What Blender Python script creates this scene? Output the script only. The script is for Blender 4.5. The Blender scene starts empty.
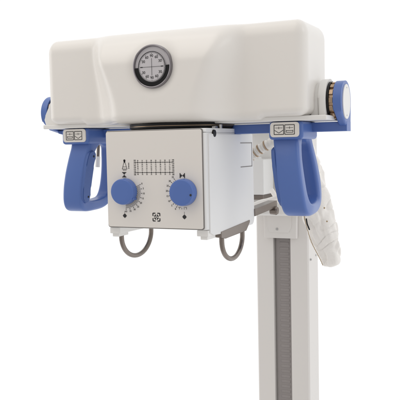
import bpy, bmesh, math, random
from mathutils import Vector, Matrix, noise
C = bpy.context.scene.collection
sc = bpy.context.scene
R = math.radians

# ------------------------------------------------------------------ camera
cam = bpy.data.cameras.new("camera"); co = bpy.data.objects.new("camera", cam); C.objects.link(co)
yaw, roll, pitch = R(25), R(1.2), math.atan(55 / 750)
F = Vector((-math.sin(yaw) * math.cos(pitch), math.cos(yaw) * math.cos(pitch), -math.sin(pitch)))
R0 = Vector((math.cos(yaw), math.sin(yaw), 0)); U0 = R0.cross(F)
RR = R0 * math.cos(roll) - U0 * math.sin(roll); UU = U0 * math.cos(roll) + R0 * math.sin(roll)
m = Matrix((RR, UU, -F)).transposed().to_4x4()
m.translation = Vector((0.7149, -1.3209, 1.5655))
co.matrix_world = m
cam.sensor_width = 36; cam.lens = 750 / 400 * 36; cam.clip_start = 0.05; cam.clip_end = 100
sc.camera = co

# ------------------------------------------------------------------ world: bright white studio, a little dimmer and warmer on the photographer's side
w = bpy.data.worlds.new("World"); sc.world = w; w.use_nodes = True
nt = w.node_tree; nt.nodes.clear()
out = nt.nodes.new("ShaderNodeOutputWorld"); bg = nt.nodes.new("ShaderNodeBackground")
tc = nt.nodes.new("ShaderNodeTexCoord"); dot = nt.nodes.new("ShaderNodeVectorMath"); dot.operation = 'DOT_PRODUCT'
dot.inputs[1].default_value = (0.10, 0.99, 0.0)
mr = nt.nodes.new("ShaderNodeMapRange"); mr.interpolation_type = 'SMOOTHSTEP'
mr.inputs['From Min'].default_value = -0.60; mr.inputs['From Max'].default_value = 0.12
mix = nt.nodes.new("ShaderNodeMix"); mix.data_type = 'RGBA'
mix.inputs['A'].default_value = (0.635, 0.615, 0.598, 1); mix.inputs['B'].default_value = (1.04, 1.04, 1.04, 1)
nt.links.new(tc.outputs['Generated'], dot.inputs[0]); nt.links.new(dot.outputs['Value'], mr.inputs['Value'])
nt.links.new(mr.outputs['Result'], mix.inputs['Factor']); nt.links.new(mix.outputs['Result'], bg.inputs['Color'])
nt.links.new(bg.outputs[0], out.inputs[0]); bg.inputs['Strength'].default_value = 1.0

def area(name, loc, target, size, power, col):
    l = bpy.data.lights.new(name, 'AREA'); l.energy = power; l.size = size; l.color = col
    o = bpy.data.objects.new(name, l); C.objects.link(o); o.location = loc
    o.rotation_euler = (Vector(target) - Vector(loc)).to_track_quat('-Z', 'Y').to_euler(); return o
area("softbox", (-0.9, -1.0, 3.6), (0, 0.1, 1.6), 2.4, 18, (1, 0.95, 0.88))
area("softbox", (-2.6, -0.5, 1.9), (-0.1, 0.1, 1.7), 1.6, 8, (1, 0.98, 0.95))
area("softbox", (2.6, -0.2, 3.0), (0.1, 0.1, 1.6), 1.0, 5, (0.95, 0.98, 1.0))
sc.view_settings.view_transform = 'Standard'; sc.view_settings.look = 'None'
sc.view_settings.exposure = 0; sc.view_settings.gamma = 1

# ------------------------------------------------------------------ materials
def mat(name, col, rough=0.4, metal=0.0, spec=0.5, bump=0.0, bscale=300, coat=0.0, var=0.0, vscale=4):
    m = bpy.data.materials.new(name); m.use_nodes = True; n = m.node_tree; b = n.nodes['Principled BSDF']
    b.inputs['Base Color'].default_value = (*col, 1); b.inputs['Roughness'].default_value = rough
    b.inputs['Metallic'].default_value = metal; b.inputs['Specular IOR Level'].default_value = spec
    b.inputs['Coat Weight'].default_value = coat
    t = n.nodes.new('ShaderNodeTexCoord')
    if bump:
        x = n.nodes.new('ShaderNodeTexNoise'); x.inputs['Scale'].default_value = bscale; x.inputs['Detail'].default_value = 3
        bp = n.nodes.new('ShaderNodeBump'); bp.inputs['Strength'].default_value = bump; bp.inputs['Distance'].default_value = 0.001
        n.links.new(t.outputs['Object'], x.inputs['Vector']); n.links.new(x.outputs['Fac'], bp.inputs['Height'])
        n.links.new(bp.outputs['Normal'], b.inputs['Normal'])
    if var:
        x = n.nodes.new('ShaderNodeTexNoise'); x.inputs['Scale'].default_value = vscale; x.inputs['Detail'].default_value = 5
        mx = n.nodes.new('ShaderNodeMix'); mx.data_type = 'RGBA'
        mx.inputs['A'].default_value = (*[c * (1 - var) for c in col], 1); mx.inputs['B'].default_value = (*[min(1, c * (1 + var)) for c in col], 1)
        n.links.new(t.outputs['Object'], x.inputs['Vector']); n.links.new(x.outputs['Fac'], mx.inputs['Factor'])
        n.links.new(mx.outputs['Result'], b.inputs['Base Color'])
        mrr = n.nodes.new('ShaderNodeMapRange'); mrr.inputs['To Min'].default_value = rough * 0.85; mrr.inputs['To Max'].default_value = rough * 1.15
        n.links.new(x.outputs['Fac'], mrr.inputs['Value']); n.links.new(mrr.outputs['Result'], b.inputs['Roughness'])
    return m
M = dict(
    shell=mat('cream_plastic', (.80, .772, .735), .30, coat=.12, bump=.06, bscale=500, var=.012),
    white=mat('white_plastic', (.80, .79, .77), .35, bump=.05, bscale=600, var=.015),
    cool=mat('white_paint', (.78, .78, .775), .32, bump=.05, bscale=700, var=.015),
    panel=mat('panel_beige', (.765, .73, .69), .45, bump=.05, bscale=900, var=.012),
    blue=mat('blue_plastic', (.080, .156, .440), .36, coat=.08, bump=.12, bscale=900, var=.03),
    insert=mat('blue_rubber', (.066, .130, .37), .55, bump=.2, bscale=1200, var=.03),
    black=mat('black_plastic', (.008, .008, .009), .4, spec=.25),
    ink=mat('black_print', (.02, .02, .022), .6),
    grey=mat('grey_print', (.20, .185, .175), .5),
    bezel=mat('smoky_bezel', (.24, .225, .24), .16, metal=.75),
    dial=mat('dial_face', (.55, .53, .55), .45),
    label=mat('label_plate', (.74, .71, .67), .4),
    bronze=mat('bronze_metal', (.42, .30, .20), .28, metal=.9, var=.1, vscale=60),
    taupe=mat('taupe_metal', (.23, .198, .178), .24, metal=.95, bump=.1, bscale=500, var=.05, vscale=30),
    column=mat('column_paint', (.765, .742, .72), .45, bump=.06, bscale=600, var=.015),
    rack=mat('rack_grey', (.31, .285, .28), .55, metal=.1, var=.06, vscale=30),
    steel=mat('steel', (.5, .5, .5), .3, metal=1),
    cloth=mat('cream_cloth', (.93, .905, .87), .85, bump=.5, bscale=260, var=.04, vscale=14),
    stitch=mat('seam_thread', (.42, .32, .2), .9),
    hose=mat('corrugated_hose', (.72, .70, .67), .4),
)

# ------------------------------------------------------------------ mesh helpers
def obj(name, bm, mt, parent=None, smooth=True, wn=True, angle=40):
    me = bpy.data.meshes.new(name); bmesh.ops.recalc_face_normals(bm, faces=bm.faces[:]); bm.to_mesh(me); bm.free()
    o = bpy.data.objects.new(name, me); C.objects.link(o); me.materials.append(M[mt])
    if smooth:
        for p in me.polygons: p.use_smooth = True
        me.set_sharp_from_angle(angle=R(angle))
        if wn:
            md = o.modifiers.new('wn', 'WEIGHTED_NORMAL'); md.keep_sharp = True
    if parent: o.parent = parent; o.matrix_parent_inverse = parent.matrix_world.inverted()
    return o
def empty(name, loc, label=None, cat=None, group=None, parent=None):
    o = bpy.data.objects.new(name, None); C.objects.link(o); o.location = loc; o.empty_display_size = .05
    bpy.context.view_layer.update()
    if label: o['label'] = label
    if cat: o['category'] = cat
    if group: o['group'] = group
    if parent: o.parent = parent; o.matrix_parent_inverse = parent.matrix_world.inverted()
    return o
def box(bm, x0, x1, y0, y1, z0, z1, bev=0, seg=3, mtx=None):
    vs = [bm.verts.new(v) for v in [(x0,y0,z0),(x1,y0,z0),(x1,y1,z0),(x0,y1,z0),(x0,y0,z1),(x1,y0,z1),(x1,y1,z1),(x0,y1,z1)]]
    fs = [bm.faces.new([vs[i] for i in q]) for q in [(3,2,1,0),(4,5,6,7),(0,1,5,4),(1,2,6,5),(2,3,7,6),(3,0,4,7)]]
    if mtx: bmesh.ops.transform(bm, matrix=mtx, verts=vs)
    if bev:
        es = list({e for f in fs for e in f.edges})
        bmesh.ops.bevel(bm, geom=es, offset=bev, segments=seg, profile=.5, affect='EDGES', clamp_overlap=True)
def prism(bm, pts, axis, a, b, bev=0, seg=3):
    """polygon pts (2D) extruded along axis x/y/z from a to b"""
    def P(p, t): return {'x': (t, p[0], p[1]), 'y': (p[0], t, p[1]), 'z': (p[0], p[1], t)}[axis]
    A = [bm.verts.new(P(p, a)) for p in pts]; B = [bm.verts.new(P(p, b)) for p in pts]; n = len(pts)
    fs = [bm.faces.new(A[::-1]), bm.faces.new(B)]
    rim = list(fs[0].edges) + list(fs[1].edges)
    for i in range(n): bm.faces.new((A[i], A[(i+1) % n], B[(i+1) % n], B[i]))
    if bev: bmesh.ops.bevel(bm, geom=rim, offset=bev, segments=seg, profile=.5, affect='EDGES', clamp_overlap=True)
def rrect(x0, x1, z0, z1, r, n=6):
    pts = []
    for cx, cz, a0 in ((x1-r, z1-r, 0), (x0+r, z1-r, 90), (x0+r, z0+r, 180), (x1-r, z0+r, 270)):
        for k in range(n+1):
            a = R(a0 + 90*k/n); pts.append((cx + r*math.cos(a), cz + r*math.sin(a)))
    return pts
def lathe(bm, prof, centre, axis='y', n=48, cap=True):
    """prof: list of (t along axis, radius)"""
    rings = []
    for t, r in prof:
        ring = []
        for k in range(n):
            a = 2*math.pi*k/n; c, s = r*math.cos(a), r*math.sin(a)
            v = {'y': (c, t, s), 'x': (t, c, s), 'z': (c, s, t)}[axis]
            ring.append(bm.verts.new(Vector(centre) + Vector(v)))
        rings.append(ring)
    for A, B in zip(rings, rings[1:]):
        for k in range(n): bm.faces.new((A[k], A[(k+1) % n], B[(k+1) % n], B[k]))
    if cap:
        bm.faces.new(rings[0]); bm.faces.new(rings[-1][::-1])
def tube(bm, pts, rad, n=14, cap=True, flat=1.0):
    pts = [Vector(p) for p in pts]; rings = []
    up = Vector((0, 0, 1)); t0 = (pts[1]-pts[0]).normalized()
    u = t0.cross(up); u = u if u.length > .05 else t0.cross(Vector((1, 0, 0))); u.normalize()
    for i, p in enumerate(pts):
        t = (pts[min(i+1, len(pts)-1)] - pts[max(i-1, 0)]).normalized()
        u = (u - t*u.dot(t)).normalized(); v = t.cross(u)
        r = rad[i] if isinstance(rad, (list, tuple)) else rad
        rings.append([bm.verts.new(p + (u*math.cos(2*math.pi*k/n) + v*math.sin(2*math.pi*k/n)*flat)*r) for k in range(n)])
    for A, B in zip(rings, rings[1:]):
        for k in range(n): bm.faces.new((A[k], A[(k+1) % n], B[(k+1) % n], B[k]))
    if cap: bm.faces.new(rings[0][::-1]); bm.faces.new(rings[-1])
def spline(ctrl, n=8):
    """Catmull-Rom through control points"""
    P = [Vector(c) for c in ctrl]; P = [P[0]*2-P[1]] + P + [P[-1]*2-P[-2]]; o = []
    for i in range(1, len(P)-2):
        for k in range(n):
            t = k/n; a, b, c, d = P[i-1:i+3]
            o.append(.5*((2*b) + (c-a)*t + (2*a-5*b+4*c-d)*t*t + (3*b-a-3*c+d)*t**3))
    o.append(P[-2]); return o
def sm5(a, b, x):
    t = max(0, min(1, (x-a)/(b-a))); return t*t*t*(t*(t*6-15)+10)
def sm(a, b, x):
    t = max(0, min(1, (x-a)/(b-a))); return t*t*(3-2*t)
def text(bm, s, x, y, z, size, ang=0, front=-1):
    """lettering lying in an x-z plane, centred at x, z"""
    cu = bpy.data.curves.new('lettering', 'FONT'); cu.body = s; cu.size = size; cu.align_x = 'CENTER'; cu.align_y = 'CENTER'; cu.extrude = .0002
    to = bpy.data.objects.new('lettering', cu); C.objects.link(to); bpy.context.view_layer.update()
    me = bpy.data.meshes.new_from_object(to)
    me.transform(Matrix.Translation((x, y, z)) @ Matrix.Rotation(ang, 4, 'Y') @ Matrix.Rotation(R(90), 4, 'X'))
    bm.from_mesh(me); bpy.data.objects.remove(to); bpy.data.curves.remove(cu); bpy.data.meshes.remove(me)
def bar2(bm, x0, z0, x1, z1, wd, y, th=.0004):
    """printed stroke on a front-facing plane y"""
    d = Vector((x1-x0, 0, z1-z0)); L = d.length; a = math.atan2(d.z, d.x)
    mt = Matrix.Translation(((x0+x1)/2, y, (z0+z1)/2)) @ Matrix.Rotation(-a, 4, 'Y')
    box(bm, -L/2, L/2, -th, 0, -wd/2, wd/2, mtx=mt)
def disc(bm, x, z, r, y, th=.0004, n=20):
    lathe(bm, [(0, r), (-th, r)], (x, y, z), 'y', n)

# ================================================================== TUBE HEAD
head = empty('x_ray_tube_head', (0, .14, 1.60), 'cream x-ray tube head with round dial, two blue handles and square knobbed box below', 'x-ray head')

# ---- housing: rounded box, front swollen in the middle
def housing():
    x0, x1, y0, y1, z0, z1, r = -.2975, .2975, .056, .209, 1.6175, 1.8010, .022
    NX, NY, NZ = 240, 44, 84
    bm = bmesh.new(); V = {}
    def vert(i, j, k):
        key = (i, j, k)
        if key not in V:
            x = x0+(x1-x0)*i/NX; y = y0+(y1-y0)*j/NY; z = z0+(z1-z0)*k/NZ
            rz = .030 if z > 1.7 else .016
            rx = r
            c = Vector((min(max(x, x0+rx), x1-rx), min(max(y, y0+rx), y1-rx), min(max(z, z0+rz), z1-rz)))
            d = Vector((x, y, z)) - c
            if d.length > 1e-9:
                # map the cube shell onto an ellipsoidal rounding
                q = Vector((d.x/rx, d.y/rx, d.z/rz)); mx = max(abs(q.x), abs(q.y), abs(q.z)); q = q.normalized()*mx
                p = c + Vector((q.x*rx, q.y*rx, q.z*rz))
            else: p = Vector((x, y, z))
            # the swelling
            ax = abs(p.x); h = (p.z-z0)/(z1-z0)
            inner = .070 + .052*sm(.05, .95, h); outer = .174 + .010*sm(.2, 1.0, h)
            b = 1 - sm5(inner, outer, ax)
            topw = 1 - .85*sm(.60, 1.12, h)
            fr = 1 - sm(y0+.004, y0+.075, p.y)
            dr = math.hypot(p.x-.001, p.z-1.7225); dish = .0035*(1-sm5(.036, .066, dr))
            p.y -= (.056*b*topw - dish)*fr*(1-.10*(1-h)*0)
            # skirt of the middle part reaches lower than the two side lobes
            sk = 1 - sm(.196, .210, ax)
            p.z -= .0058*sk*(1-sm(.0, .16, h))
            V[key] = bm.verts.new(p)
        return V[key]
    for i in range(NX):
        for k in range(NZ):
            for j in (0, NY):
                bm.faces.new([vert(i, j, k), vert(i+1, j, k), vert(i+1, j, k+1), vert(i, j, k+1)])
        for j in range(NY):
            for k in (0, NZ):
                bm.faces.new([vert(i, j, k), vert(i+1, j, k), vert(i+1, j+1, k), vert(i, j+1, k)])
    for j in range(NY):
        for k in range(NZ):
            for i in (0, NX):
                bm.faces.new([vert(i, j, k), vert(i, j+1, k), vert(i, j+1, k+1), vert(i, j, k+1)])
    return bm
obj('housing', housing(), 'shell', head, wn=False, angle=80)

# ---- round angle gauge
g = empty('angle_gauge', (.001, 0, 1.7225), parent=head)
gx, gz = .001, 1.7225
bm = bmesh.new()
lathe(bm, [(.006, .0436), (-.0010, .0434), (-.0032, .0425), (-.0038, .0410), (-.0032, .0396), (-.0002, .0388), (.006, .0386)], (gx, 0, gz), 'y', 96, cap=False)
bz = obj('bezel', bm, 'bezel', g)
bm = bmesh.new(); lathe(bm, [(.005, .0392), (.0006, .0392)], (gx, 0, gz), 'y', 64); obj('backing', bm, 'dial', g)
bm = bmesh.new()   # black lower crescent
N = 48; A0, A1 = math.pi+.02, 2*math.pi+.06
pin = [(gx+(.0300)*math.cos(A0+(A1-A0)*k/N), gz-.001+(.0300)*math.sin(A0+(A1-A0)*k/N)) for k in range(N+1)]
pou = [(gx+(.0378)*math.cos(A0+(A1-A0)*k/N), gz-.001+(.0378)*math.sin(A0+(A1-A0)*k/N)) for k in range(N+1)]
for y in (-.0014,):
    a = [bm.verts.new((p[0], y, p[1])) for p in pin]; b = [bm.verts.new((p[0], y, p[1])) for p in pou]
    a2 = [bm.verts.new((p[0], .003, p[1])) for p in pin]; b2 = [bm.verts.new((p[0], .003, p[1])) for p in pou]
    for k in range(N):
        bm.faces.new((a[k], a[k+1], b[k+1], b[k])); bm.faces.new((a[k], a[k+1], a2[k+1], a2[k])); bm.faces.new((b[k], b[k+1], b2[k+1], b2[k]))
    bm.faces.new((a[0], b[0], b2[0], a2[0])); bm.faces.new((a[N], b[N], b2[N], a2[N]))
obj('weighted_ring', bm, 'black', g)
bm = bmesh.new(); lathe(bm, [(.003, .0305), (-.0020, .0305), (-.0024, .0300)], (gx, 0, gz-.001), 'y', 72); obj('dial', bm, 'dial', g)
bm = bmesh.new(); yz = -.0026; cz = gz-.001
for k in range(64):
    a0, a1 = 2*math.pi*k/64, 2*math.pi*(k+1)/64
    bar2(bm, gx+.0299*math.cos(a0), cz+.0299*math.sin(a0), gx+.0299*math.cos(a1), cz+.0299*math.sin(a1), .0013, yz)
for k in range(60):
    a = 2*math.pi*k/60; L = .0034 if k % 5 == 0 else .0018
    bar2(bm, gx+(.0286-L)*math.cos(a), cz+(.0286-L)*math.sin(a), gx+.0286*math.cos(a), cz+.0286*math.sin(a), .00045, yz)
bar2(bm, gx-.025, cz, gx+.025, cz, .0005, yz); bar2(bm, gx, cz-.017, gx, cz+.017, .0005, yz)
bar2(bm, gx-.0255, cz, gx-.0205, cz, .0016, yz); bar2(bm, gx+.0205, cz, gx+.0255, cz, .0016, yz)
for deg, s in ((90, '90'), (60, '60'), (120, '60'), (30, '30'), (150, '30'), (-30, '30'), (-150, '30'), (-60, '60'), (-120, '60'), (-90, '90')):
    text(bm, s, gx+.0215*math.cos(R(deg)), yz, cz+.0215*math.sin(R(deg)), .0076)
obj('scale', bm, 'ink', g, smooth=False)

# ---- mounting tray
bm = bmesh.new()
box(bm, -.326, .331, .078, .235, 1.6085, 1.6180, .002)
obj('mounting_tray', bm, 'white', head)
bm = bmesh.new(); prism(bm, [(-.262, 1.6178), (-.3300, 1.6178), (-.3340, 1.6300), (-.3300, 1.6400), (-.3150, 1.6700), (-.2920, 1.6700)], 'y', .094, .104, .002)
obj('gusset', bm, 'white', head)

# ---- blue cross bar
bm = bmesh.new(); prism(bm, [(-.285, 1.5870), (.3520, 1.5870), (.3520, 1.6060), (-.340, 1.6060), (-.336, 1.5990)], 'y', .150, .184, .002)
obj('cross_bar', bm, 'blue', head)

# ---- trunnions with end caps
def cap_profile(cy, cz, rr, s, n=30):
    a0, a1 = (0, 215)
    pts = [(cy+rr*math.cos(R(a0+(a1-a0)*k/n)), cz+rr*math.sin(R(a0+(a1-a0)*k/n))) for k in range(n+1)]
    return pts + ([(cy+rr-.022, 1.5880), (cy+rr, 1.5880)] if s > 0 else [(cy-rr*.3, 1.6070), (cy+rr-.012, 1.5990), (cy+rr, 1.5990)])
CY, CZ = .146, 1.6457
for s in (-1, 1):
    t = empty('end_cap', (s*.345, CY, CZ), parent=head)
    bm = bmesh.new(); prism(bm, cap_profile(CY, CZ, .0400, s), 'x', s*.3355, s*.3515, .004, 4)
    obj('cap_shell', bm, 'blue', t)
    bm = bmesh.new(); prof = [(CY+.0290*math.cos(2*math.pi*k/48), CZ-.001+.0340*math.sin(2*math.pi*k/48)) for k in range(48)]
    prism(bm, prof, 'x', s*.3515, s*.3535, .001, 2)
    obj('cap_disc', bm, 'white', t)
    for dz in (.026, -.028):
        bm = bmesh.new(); lathe(bm, [(s*.3535, .0013), (s*.3541, .0013)], (0, CY, CZ+dz), 'x', 14)
        obj('screw', bm, 'steel', t)
    bm = bmesh.new(); nT = 14
    lathe(bm, [(s*.3255, .0335), (s*.3355, .0335)], (0, CY, CZ+.001), 'x', 48)
    for k in range(nT):
        a = 2*math.pi*k/nT
        mt = Matrix.Translation((s*.3305, CY+.0345*math.cos(a), CZ+.001+.0345*math.sin(a))) @ Matrix.Rotation(a, 4, 'X')
        box(bm, -.0042, .0042, -.0022, .0026, -.0050, .0050, .0008, 1, mtx=mt)
    obj('slotted_ring', bm, 'bronze', t)
    bm = bmesh.new(); lathe(bm, [(s*.3215, .0372), (s*.3258, .0372)], (0, CY, CZ+.002), 'x', 48)
    obj('seal_ring', bm, 'black', t)
    def cheek(cy, rr, zb):
        return [(cy+rr*math.cos(R(180*k/20)), 1.652+rr*math.sin(R(180*k/20))) for k in range(21)] + [(cy-rr, zb), (cy+rr, zb)]
    bm = bmesh.new(); prism(bm, cheek(CY, .0385, 1.6170), 'x', s*.3065, s*.3210, .004, 3); obj('bearing_cheek', bm, 'white', t)
    bm = bmesh.new(); prism(bm, cheek(CY-.004, .030, 1.6170), 'x', s*.2890, s*.3055, .004, 3); obj('bearing_block', bm, 'white', t)

# ---- handles
def handle(s):
    h = empty('handle', (s*.25, .14, 1.60), parent=head)
    # side outline in (y, z): outer loop and opening, same point count, walked in step
    outer = spline([(.150, 1.594, 0), (.120, 1.594, 0), (.101, 1.582, 0), (.0965, 1.563, 0), (.089, 1.537, 0), (.083, 1.505, 0), (.0815, 1.470, 0), (.087, 1.438, 0), (.105, 1.4215, 0), (.150, 1.4195, 0), (.200, 1.423, 0), (.230, 1.438, 0),
                    (.246, 1.470, 0), (.2475, 1.508, 0), (.236, 1.552, 0), (.216, 1.590, 0), (.150, 1.594, 0)], 6)[:-1]
    inner = spline([(.150, 1.5735, 0), (.144, 1.5725, 0), (.135, 1.567, 0), (.126, 1.556, 0), (.1165, 1.533, 0), (.1135, 1.500, 0), (.1135, 1.468, 0), (.118, 1.452, 0), (.130, 1.4445, 0), (.155, 1.443, 0), (.190, 1.4445, 0), (.211, 1.4510, 0),
                    (.2190, 1.472, 0), (.2195, 1.506, 0), (.2125, 1.545, 0), (.200, 1.5690, 0), (.150, 1.5735, 0)], 6)[:-1]
    n = len(outer)
    def xr(y, z):   # inner and outer x of the section, splaying outwards on the way down
        d = (1.60 - z)/.17; k = sm(.12, .22, y)
        return .2100 + .0265*d + .008*k, .2620 + .0260*d - .008*k
    bm = bmesh.new(); rings = []
    for po, pi_ in zip(outer, inner):
        ring = []
        L2 = (po-pi_).length; rr = min(.0075, L2*.45)
        xi, xo = xr((po.x+pi_.x)/2, (po.y+pi_.y)/2)
        for (u, v) in rrect(xi, xo, 0, L2, rr, 5):
            q = pi_ + (po-pi_)*(v/L2); ring.append(bm.verts.new((s*u, q.x, q.y)))
        rings.append(ring)
    for A, B in zip(rings, rings[1:]+rings[:1]):
        for k in range(len(A)): bm.faces.new((A[k], A[(k+1) % len(A)], B[(k+1) % len(A)], B[k]))
    obj('loop', bm, 'blue', h, wn=False, angle=70)
    # mounting block with the label
    bm = bmesh.new(); box(bm, min(s*.2110, s*.2815), max(s*.2110, s*.2815), .085, .190, 1.5725, 1.6080, .007, 4)
    obj('mounting_block', bm, 'blue', h)
    bm = bmesh.new(); cx = s*.2455
    prism(bm, rrect(cx-.0295, cx+.0295, 1.5775, 1.6065, .006), 'y', .0825, .0855, .001, 2)
    obj('label_plate', bm, 'label', h)
    bm = bmesh.new(); y = .0826
    for k, ox in enumerate((-.0115, .0105)):
        c = cx+ox; a, b2, zc, hh = c-.0098, c+.0098, 1.592, .0092
        for q in ((a, zc-hh, b2, zc-hh), (a, zc+hh, b2, zc+hh), (a, zc-hh, a, zc+hh), (b2, zc-hh, b2, zc+hh)): bar2(bm, *q, .0013, y)
        bar2(bm, a+.0025, zc+.0035, b2-.0025, zc+.0035, .0007, y); bar2(bm, c, zc+.006, c, zc+.001, .0007, y)
        if (k == 1) == (s < 0):
            bar2(bm, a+.001, zc-.001, c, zc-.0065, .0010, y); bar2(bm, c, zc-.0065, b2-.001, zc-.001, .0010, y)
        else:
            for zz in (-.002, -.0055): bar2(bm, a+.003, zc+zz, b2-.003, zc+zz, .0010, y)
            bar2(bm, a+.003, zc-.0055, a+.003, zc-.001, .0010, y); bar2(bm, b2-.003, zc-.0055, b2-.003, zc-.001, .0010, y)
    obj('label_symbols', bm, 'ink', h, smooth=False)
    # rubber insert along the inner side of the grip
    path = [(.113, 1.556), (.1035, 1.535), (.0995, 1.502), (.0985, 1.468), (.104, 1.441)]
    sp = spline([(a, b, 0) for a, b in path], 6); wd = .0150
    L = []; Rr = []
    for i, p in enumerate(sp):
        t = (sp[min(i+1, len(sp)-1)] - sp[max(i-1, 0)]).normalized(); nn = Vector((-t.y, t.x, 0))
        ww = wd*min(1, .35+ 3.0*min(i, len(sp)-1-i)/len(sp)*2)
        L.append(p+nn*ww); Rr.append(p-nn*ww)
    bm = bmesh.new(); loop = L + Rr[::-1]
    A = [bm.verts.new((s*(xr(p.x, p.y)[0]+.003), p.x, p.y)) for p in loop]; B = [bm.verts.new((s*(xr(p.x, p.y)[0]-.0045), p.x, p.y)) for p in loop]
    m_ = len(L)
    for S in (A, B):
        for k in range(m_-1): bm.faces.new((S[k], S[k+1], S[2*m_-2-k], S[2*m_-1-k]))
    nn = len(loop)
    for k in range(nn): bm.faces.new((A[k], A[(k+1) % nn], B[(k+1) % nn], B[k]))
    es = [bm.edges.get((B[k], B[(k+1) % nn])) for k in range(nn)]
    bmesh.ops.bevel(bm, geom=[e for e in es if e], offset=.0015, segments=2, affect='EDGES')
    obj('grip_insert', bm, 'insert', h)
    for yy, zz in ((.1110, 1.545), (.1055, 1.4540)):
        xx = s*(xr(yy, zz)[0]-.0045)
        bm = bmesh.new(); lathe(bm, [(0, .0026), (-s*.0008, .0024)], (xx, yy, zz), 'x', 16); obj('screw', bm, 'black', h)
handle(-1); handle(1)

# ---- collimator
col = empty('collimator', (0, .125, 1.60), parent=head)
bm = bmesh.new()
pts = rrect(-.1125, .1125, .0, .2570, .007, 5)
prism(bm, pts, 'z', 1.3995, 1.5895, .0015, 2)
prism(bm, pts, 'z', 1.5902, 1.5982, .0025, 3)
prism(bm, [(p[0]*.985, .004+(p[1])*.97) for p in pts], 'z', 1.585, 1.594)
obj('body', bm, 'cool', col)
for s in (-1, 1):   # side covers: lower edge curves up at the back
    bm = bmesh.new()
    o = [(.012, 1.5870), (.2500, 1.5870)] + [(.2530-.012*(1-math.cos(R(a))), 1.400-.0135*math.sin(R(a))) for a in range(0, 91, 15)] + [(.10, 1.3840), (.030, 1.3865), (.012, 1.3930)]
    prism(bm, o, 'x', s*.1110, s*.1150, .0012, 2)
    obj('side_cover', bm, 'cool', col)
bm = bmesh.new(); xx = .1150
for (ya, za, yb, zb) in ((.176, 1.5680, .243, 1.5680), (.243, 1.5680, .243, 1.5165), (.243, 1.5165, .176, 1.5165)):
    if za == zb: box(bm, xx-.0002, xx+.0005, ya, yb, za-.0009, za+.0009)
    else: box(bm, xx-.0002, xx+.0005, ya-.0009, ya+.0009, zb-.0009, za+.0009)
obj('inspection_outline', bm, 'grey', col, smooth=False)
bm = bmesh.new(); lathe(bm, [(.1120, .0075), (.1158, .0070)], (0, .040, 1.5880), 'x', 24); box(bm, .1120, .1156, .036, .044, 1.5805, 1.586, .001, 1)
obj('catch', bm, 'black', col)
# front panel with a thin dark reveal
bm = bmesh.new(); prism(bm, rrect(-.1100, .1080, 1.4003, 1.5976, .0045), 'y', -.0022, .001, .0004, 1); obj('panel_gasket', bm, 'grey', col)
bm = bmesh.new(); prism(bm, rrect(-.1085, .1065, 1.4020, 1.5960, .004), 'y', -.0045, 0, .0009, 2); obj('front_panel', bm, 'panel', col)
PY = -.0045
bm = bmesh.new()
# field size table: two rules with ticks and columns of figures
xa, xb = -.0425, .0440
for zz in (1.5330, 1.5128):
    bar2(bm, xa, zz, xb, zz, .0010, PY)
for k in range(8):
    x = -.0355 + k*.0103
    for zz in (1.5330, 1.5128): bar2(bm, x, zz-.0022, x, zz+.0022, .0009, PY)
    for zz in (1.5368, 1.5286, 1.5250, 1.5214, 1.5178, 1.5090):
        text(bm, str(13+(k*7+int(zz*1e4)*3)%29), x, PY-.0002, zz, .0031)
for x in (-.0425, .0440):
    for k in range(9):
        zz = 1.5372 - k*.0036
        text(bm, str(60+k*15 if k > 2 else 100+k*5), x, PY-.0002, zz, .0035)
obj('field_size_table', bm, 'ink', col, smooth=False); bm = bmesh.new()
# lamp cone symbol with ruler
lx = -.0662
disc(bm, lx, 1.5372, .0024, PY); bar2(bm, lx, 1.5372, lx, 1.5325, .0034, PY)
bar2(bm, lx-.0016, 1.5325, lx-.0056, 1.5200, .0008, PY); bar2(bm, lx+.0016, 1.5325, lx+.0056, 1.5200, .0008, PY); bar2(bm, lx-.0058, 1.5200, lx+.0058, 1.5200, .0009, PY)
bar2(bm, lx-.0040, 1.5245, lx+.0040, 1.5245, .0007, PY)
for dx in (-.003, 0, .003): bar2(bm, lx+dx-.0008, 1.5178, lx+dx+.0008, 1.5178, .0014, PY)
bar2(bm, lx+.0098, 1.5320, lx+.0098, 1.5210, .0007, PY)
for k in range(4): bar2(bm, lx+.0086, 1.5320-k*.0036, lx+.0110, 1.5320-k*.0036, .0008, PY)
obj('lamp_symbol', bm, 'ink', col, smooth=False)
def shutter(cx, cz, vert):
    bm = bmesh.new()
    for sg in (-1, 1):
        if vert:
            bar2(bm, cx-.0048, cz+sg*.0046, cx+.0048, cz+sg*.0046, .0016, PY); bar2(bm, cx-.0026, cz+sg*.0028, cx+.0026, cz+sg*.0028, .0018, PY); bar2(bm, cx-.0009, cz+sg*.0012, cx+.0009, cz+sg*.0012, .0016, PY)
        else:
            bar2(bm, cx+sg*.0048, cz-.0048, cx+sg*.0048, cz+.0048, .0018, PY); bar2(bm, cx+sg*.0028, cz-.0024, cx+sg*.0028, cz+.0024, .0018, PY); bar2(bm, cx+sg*.0012, cz-.0010, cx+sg*.0012, cz+.0010, .0016, PY)
    obj('shutter_symbol', bm, 'ink', col, smooth=False)
shutter(-.0675, 1.5085, True); shutter(.0640, 1.5065, False)
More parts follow.
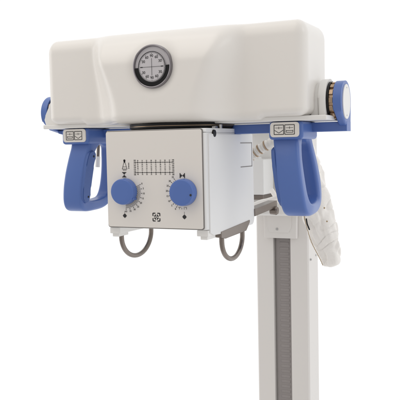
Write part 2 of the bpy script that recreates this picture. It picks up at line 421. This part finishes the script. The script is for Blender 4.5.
# knob scales
KL, KR = (-.0500, 1.4742), (.0800, 1.4738)
def arc_scale(cx, cz, r0, r1, a0, a1, n, dots=False):
    for k in range(n):
        a = R(a0+(a1-a0)*k/(n-1)); r2 = r1 if k % 2 == 0 else r1-.0012
        bar2(bm, cx+r0*math.cos(a), cz+r0*math.sin(a), cx+r2*math.cos(a), cz+r2*math.sin(a), .0008, PY)
    for k in range(0, n, 2):
        a = R(a0+(a1-a0)*k/(n-1)); rr = r1+.0052
        tx, tz = cx+rr*math.cos(a), cz+rr*math.sin(a)
        bar2(bm, tx-.0016, tz, tx-.0003, tz, .0021, PY); bar2(bm, tx+.0004, tz, tx+.0016, tz, .0021, PY)
SL, SR = (-.0640, 1.4735), (.0690, 1.4735)
def knob_scale(cx, cz, r, a0, a1, n, fine, small, figs):
    bm = bmesh.new()
    for k in range(n):   # figures with a small pointer each
        a = R(a0+(a1-a0)*k/(n-1)); tx, tz = cx+r*math.cos(a), cz+r*math.sin(a)
        text(bm, figs[k], tx, PY-.0002, tz, .0050)
        bar2(bm, cx+(r-.0060)*math.cos(a), cz+(r-.0060)*math.sin(a), cx+(r-.0034)*math.cos(a), cz+(r-.0034)*math.sin(a), .0010, PY)
    obj('scale_figures', bm, 'ink', col, smooth=False)
    bm = bmesh.new()
    for k in range(fine):
        a = R(a0+(a1-a0)*k/(fine-1)); r2 = r-.0068; r1 = r2-(.0052 if k % 2 == 0 else .0032)
        bar2(bm, cx+r1*math.cos(a), cz+r1*math.sin(a), cx+r2*math.cos(a), cz+r2*math.sin(a), .0008, PY)
        if small: bar2(bm, cx+(r1-.0030)*math.cos(a), cz+(r1-.0030)*math.sin(a), cx+(r1-.0012)*math.cos(a), cz+(r1-.0012)*math.sin(a), .0014, PY)
    obj('scale_ticks', bm, 'grey', col, smooth=False)
knob_scale(-.0640, 1.4740, .0405, 24, -92, 9, 30, True, '0 5 10 15 20 25 30 35 43'.split())
knob_scale(.0680, 1.4735, .0390, 130, 238, 8, 15, False, '35 30 25 20 15 10 5 0'.split())
bm = bmesh.new()
for k in range(4): bar2(bm, .0560+.0052*k, 1.4400, .0560+.0052*k, 1.4440 if k in (0, 3) else 1.4425, .0009, PY)
bar2(bm, .0535, 1.4440, .0600, 1.4440, .0008, PY); bar2(bm, .0655, 1.4440, .0720, 1.4440, .0008, PY)
obj('scale_mark', bm, 'grey', col, smooth=False)
# round lens symbols and four-cornered emblem
for cx, cz in ((-.0688, 1.4248), (.0667, 1.4252)):
    bm = bmesh.new(); disc(bm, cx, cz, .0038, PY)
    for q in range(4):
        a = R(90*q); bar2(bm, cx+.0032*math.cos(a), cz+.0032*math.sin(a), cx+.0048*math.cos(a), cz+.0048*math.sin(a), .0009, PY)
    bar2(bm, cx, cz+.0048, cx, cz+.0100, .0004, PY)
    obj('lens_symbol', bm, 'ink', col, smooth=False)
bm = bmesh.new()
ex, ez = .0042, 1.4235
for sx_ in (-1, 1):
    for sz in (-1, 1):
        bar2(bm, ex+sx_*.0078, ez+sz*.0078, ex+sx_*.0022, ez+sz*.0078, .0020, PY); bar2(bm, ex+sx_*.0078, ez+sz*.0078, ex+sx_*.0078, ez+sz*.0022, .0020, PY)
        bar2(bm, ex+sx_*.0052, ez+sz*.0020, ex+sx_*.0020, ez+sz*.0020, .0020, PY); bar2(bm, ex+sx_*.0020, ez+sz*.0052, ex+sx_*.0020, ez+sz*.0020, .0020, PY)
bar2(bm, ex-.0010, ez, ex+.0010, ez, .0020, PY)
obj('corner_emblem', bm, 'ink', col, smooth=False)

def knob(cx, cz, marks):
    bm = bmesh.new(); r = .0268
    lathe(bm, [(-.0050, r*.95), (-.0060, r), (-.0190, r*.975), (-.0215, r*.95), (-.0228, r*.89), (-.0230, r*.5)], (cx, 0, cz), 'y', 72)
    k = obj('knob', bm, 'blue', col)
    return k
k = knob(-.0645, 1.4746, 0); k['label'] = 'blue control knob at the left of the panel with a pointer nib'
bm = bmesh.new(); a = R(-32)
mt = Matrix.Translation((-.0645+.0256*math.cos(a), -.0100, 1.4746+.0250*math.sin(a))) @ Matrix.Rotation(-a, 4, 'Y')
prism(bm, [(-.004, -.0055), (.0055, 0), (-.004, .0055)], 'y', -.008, .0045, .0008, 1)
bmesh.ops.transform(bm, matrix=mt, verts=bm.verts[:])
o = obj('knob_pointer', bm, 'blue', col)
k = knob(.0686, 1.4740, 0)
bm = bmesh.new()
for a, sz in ((-12, .0022),):
    a = R(a); disc(bm, .0686+.0218*math.cos(a), 1.4740+.0215*math.sin(a), sz, -.0229, .0006, 16)
obj('knob_dot', bm, 'ink', col)
bm = bmesh.new(); a = R(205)
prism(bm, [(-.004, -.004), (.004, 0), (-.004, .004)], 'y', -.006, .0045, .0006, 1)
bmesh.ops.transform(bm, matrix=Matrix.Translation((.0686+.0260*math.cos(a), -.010, 1.4740+.0255*math.sin(a))) @ Matrix.Rotation(-a, 4, 'Y'), verts=bm.verts[:])
obj('knob_pointer', bm, 'blue', col)

# swivel ring between collimator and housing
bm = bmesh.new()
lathe(bm, [(1.5975, .106), (1.6020, .112), (1.6110, .112), (1.6114, .100)], (0, .130, 0), 'z', 72)
obj('swivel_ring', bm, 'black', col)
bm = bmesh.new(); lathe(bm, [(1.6050, .1130), (1.6060, .1130)], (0, .130, 0), 'z', 72); obj('ring_track', bm, 'bronze', col)
bm = bmesh.new()
box(bm, .100, .108, .060, .074, 1.5980, 1.6030, .001, 1); lathe(bm, [(1.5978, .0045), (1.6065, .0045)], (.106, .090, 0), 'z', 16)
obj('ring_latch', bm, 'steel', col)

# accessory rails with guard rings
for s in (-1, 1):
    X0 = s*.0995
    bm = bmesh.new()
    bm2 = [(.0, 1.3990), (.060, 1.3990), (.030, 1.3880), (.030, 1.3865), (.0, 1.3865)]
    box(bm, min(X0-s*.012, X0+s*.0125), max(X0-s*.012, X0+s*.0125), .006, .225, 1.3860, 1.3985, .0015, 2)
    box(bm, min(X0-s*.006, X0+s*.009), max(X0-s*.006, X0+s*.009), .010, .050, 1.3790, 1.3870, .001, 1)
    obj('accessory_rail', bm, 'white', col)
    bm = bmesh.new(); xb = s*.1060
    prism(bm, [(.062, 1.3780), (.085, 1.3730), (.200, 1.3765), (.222, 1.3930), (.222, 1.3980), (.062, 1.3895)], 'x', xb-.0045, xb+.0105 if s > 0 else xb+.0045, .001, 1) if s > 0 else box(bm, xb-.005, xb+.005, .03, .17, 1.383, 1.3875, .001, 1)
    obj('guard_bracket', bm, 'taupe', col)
    # U-shaped ring hanging in a fore-and-aft plane
    if s > 0: ya, yb, zt, zb, xr_ = .082, .196, 1.3800, 1.3240, .1080
    else: ya, yb, zt, zb, xr_ = .030, .160, 1.3900, 1.3285, -.0990
    yc, hw = (ya+yb)/2, (yb-ya)/2; zc = zb + min(hw, (zt-zb)*.78)
    pts = [(xr_, ya, zt)] + [(xr_, yc+hw*math.cos(R(a)), zc+(zc-zb)*math.sin(R(a))) for a in range(180, 361, 8)] + [(xr_, yb, zt)]
    bm = bmesh.new(); tube(bm, pts, .0052, 16); obj('guard_ring', bm, 'taupe', col)

# ---- arm that carries the head on the column
arm = empty('support_arm', (0, .5, 1.5), parent=head)
bm = bmesh.new(); box(bm, -.075, .075, .230, .700, 1.600, 1.640, .006)
box(bm, -.085, .085, .690, .760, 1.360, 1.650, .008); obj('carriage', bm, 'white', arm)
bm = bmesh.new(); box(bm, -.095, .012, .600, .680, 1.4260, 1.5235, .004); lathe(bm, [(1.5235, .012), (1.5290, .010)], (-.018, .635, 0), 'z', 20)
obj('junction_box', bm, 'cool', arm)
bm = bmesh.new(); box(bm, -.090, .008, .604, .690, 1.4120, 1.4262, .002); obj('box_base', bm, 'taupe', arm)
# grey link bar running back under the box to a round knob
bm = bmesh.new()
mt = Matrix.Translation((.1060, .320, 1.4150)) @ Matrix.Rotation(R(3), 4, 'X')
box(bm, -.012, .012, -.068, .082, -.0085, .0085, .0015, 2, mtx=mt)
obj('link_bar', bm, 'taupe', arm)
bm = bmesh.new(); lathe(bm, [(.106, .0095), (.120, .0105), (.124, .0085)], (0, .388, 1.4040), 'x', 24); obj('link_knob', bm, 'taupe', arm)
# corrugated cable
bm = bmesh.new()
cp = spline([(.000, .350, 1.480), (.0480, .350, 1.5215), (.0745, .350, 1.5392), (.1001, .350, 1.5557), (.1400, .350, 1.5780), (.150, .350, 1.610)], 20)
rad = [.0100 + (.0020 if (i // 2) % 2 else 0) for i in range(len(cp))]
tube(bm, cp, rad, 18); obj('corrugated_cable', bm, 'hose', arm)
for f in (.28, .38, .47, .56, .65):
    bm = bmesh.new(); i = int(len(cp)*f); d = (cp[i+1]-cp[i]).normalized(); tube(bm, [cp[i]-d*.0011, cp[i]+d*.0011], .0128, 18); obj('cable_ring', bm, 'bronze', arm)
# thin white leads under the box
LEADS = ([(.02, .44, 1.400), (.0560, .44, 1.4180), (.0800, .44, 1.4240), (.1010, .44, 1.4310), (.1230, .44, 1.4420), (.1380, .45, 1.4640), (.140, .47, 1.56)],
         [(.0800, .47, 1.4480), (.0990, .455, 1.4290), (.1250, .44, 1.4110), (.1500, .44, 1.3960), (.175, .46, 1.400)])
for pts in LEADS:
    bm = bmesh.new(); tube(bm, spline(pts, 10), .0060, 12); obj('lead', bm, 'cloth', arm)

bm = bmesh.new(); tube(bm, [(-.3215, .30, 1.600), (-.3215, .30, 1.573), (-.3243, .30, 1.540)], .0042, 12); obj('release_pin', bm, 'taupe', head)
bm = bmesh.new(); tube(bm, [(-.3240, .30, 1.542), (-.3262, .30, 1.515)], .0060, 12); obj('pin_tip', bm, 'white', head)
bm = bmesh.new(); box(bm, -.330, -.060, .236, .310, 1.6000, 1.6100, .002); obj('rear_plate', bm, 'white', head)

# ================================================================== COLUMN
cl = empty('support_column', (0, .83, 0), 'tall beige column with a grey toothed rack in its front, behind the tube head', 'column'); cl['kind'] = 'thing'
bm = bmesh.new()
W, Y0, Y1, zt, zb = .0810, .780, .866, 1.655, .03
rw, rd = (-.0275, .0262), .022
prof = [(-W+.004, Y0), (rw[0], Y0), (rw[0], Y0+rd), (rw[1], Y0+rd), (rw[1], Y0), (W-.004, Y0), (W, Y0+.004), (W+.004, Y1-.004), (W, Y1), (-W, Y1), (-W-.004, Y1-.004), (-W, Y0+.004)]
prism(bm, prof, 'z', zb, zt); obj('mast', bm, 'column', cl, angle=30)
bm = bmesh.new(); box(bm, rw[0]+.006, rw[1]-.001, Y0+.010, Y0+.0215, zb, zt, .001, 1)
z = zb+.01
while z < zt-.02:
    box(bm, rw[0]+.017, rw[1]-.008, Y0+.0088, Y0+.0105, z, z+.0085, .001, 1); z += .0155
obj('toothed_rack', bm, 'rack', cl)
cp_ = empty('front_cover', (0, .77, 1.34), parent=cl)
bm = bmesh.new(); prism(bm, [(-.0490, 1.2870), (.0500, 1.2870), (.0530, 1.420), (-.0530, 1.420)], 'y', .7625, .7795, .003, 3); obj('cover_plate', bm, 'column', cp_)
bm = bmesh.new(); prism(bm, [(-.0310, 1.3040), (.0260, 1.3040), (.0350, 1.3200), (.0400, 1.410), (-.0400, 1.410), (-.0380, 1.3200)], 'y', .7600, .7632, .0015, 2); obj('raised_field', bm, 'column', cp_)
bm = bmesh.new(); lathe(bm, [(.7602, .0040), (.7585, .0036)], (-.008, 0, 1.3145), 'y', 20); obj('screw', bm, 'steel', cp_)
for y_, z_ in ((.796, 1.2230), (.845, 1.2290)): 
    bm = bmesh.new(); lathe(bm, [(.0815, .0032), (.0858, .0028)], (0, y_, z_), 'x', 14); obj('side_screw', bm, 'steel', cl)
bm = bmesh.new(); box(bm, -.22, .22, .66, 1.05, 0, .03, .006); obj('foot_plate', bm, 'column', cl)

# ================================================================== CLOTH CABLE SLEEVE
sl = empty('cable_sleeve', (.23, .5, 1.27), 'wrinkled cream cloth cable sleeve hanging in a fold behind the right blue handle', 'cable sleeve')
path = spline([(.120, .47, 1.640), (.150, .49, 1.590), (.167, .50, 1.530), (.180, .50, 1.460), (.191, .50, 1.390), (.207, .50, 1.330), (.220, .50, 1.290), (.230, .50, 1.256)], 24)
n = len(path); bm = bmesh.new(); NA = 110; rings = []
for i, c in enumerate(path):
    t = i/(n-1); tg = (path[min(i+1, n-1)]-path[max(i-1, 0)]).normalized()
    u = (Vector((1, 0, 0)) - tg*tg.x).normalized(); v = tg.cross(u)
    rx = .019 + .0215*sm(.10, .62, t) - .017*sm(.66, 1, t); ry = rx*.62
    if t > .94: k = math.sqrt(max(.03, 1-((t-.94)/.062)**2)); rx *= k; ry *= k
    ring = []
    for k in range(NA):
        a = 2*math.pi*k/NA; ca, sa = math.cos(a), math.sin(a)
        d = u*rx*ca + v*ry*sa; p = c + d
        q = Vector((p.x*22, p.y*26, p.z*11)); w = noise.noise(q + Vector((noise.noise(q*1.7), 0, noise.noise(q*1.3+Vector((3, 3, 3))))))
        f = w*.0075 + noise.noise(q*2.2+Vector((5, 1, 2)))*.0022
        s1 = noise.noise(Vector((p.x*24+p.z*8, p.y*24-p.z*4, p.z*5))); s2 = noise.noise(Vector((p.x*26-p.z*30+7, p.y*24, p.z*14)))
        f -= sm(0, .20, .20-abs(s1))*.0042 + sm(0, .13, .13-abs(s2))*.0030; s3 = noise.noise(Vector((p.x*60+p.z*30, p.y*50, p.z*34-p.x*30))); f += .0014*s3
        f += .0020*max(0, 1-abs((a-2.2)/.05))
        ring.append(bm.verts.new(p + d.normalized()*f*sm(0, .12, t)*sm(0, 1, 3)**0))
    rings.append(ring)
for A, B in zip(rings, rings[1:]):
    for k in range(NA): bm.faces.new((A[k], A[(k+1) % NA], B[(k+1) % NA], B[k]))
bm.faces.new(rings[0][::-1]); bm.faces.new(rings[-1])
obj('cloth_tube', bm, 'cloth', sl, wn=False, angle=180)
bm = bmesh.new()
def onfront(px, dz, off):   # a point on the sleeve front near height dz
    c = min(path, key=lambda c: abs(c.z-dz)); return Vector((c.x+px, c.y-.0262-off, dz))
tube(bm, [(.1700, .4690, 1.378), (.1730, .4660, 1.365), (.1790, .4660, 1.350)], .0018, 8); obj('zip_pull', bm, 'black', sl)
bm = bmesh.new(); sp = []
for i in range(int(n*.50), n-6, 2):
    c = path[i]; A = [v for v in (c + Vector((-.0315+.012*sm(.68, 1, i/n), -.018, -.004)),)]; sp.append(A[0] + Vector((.0004*math.sin(i*1.3), 0, 0)))
tube(bm, sp, .0009, 8); obj('seam_piping', bm, 'stitch', sl)
for x_, y_, z_ in ((.216, .474, 1.405), (.222, .475, 1.372)):
    bm = bmesh.new(); lathe(bm, [(0, .0022), (-.0012, .0018)], (x_, y_-.004, z_), 'y', 12); obj('snap', bm, 'stitch', sl)
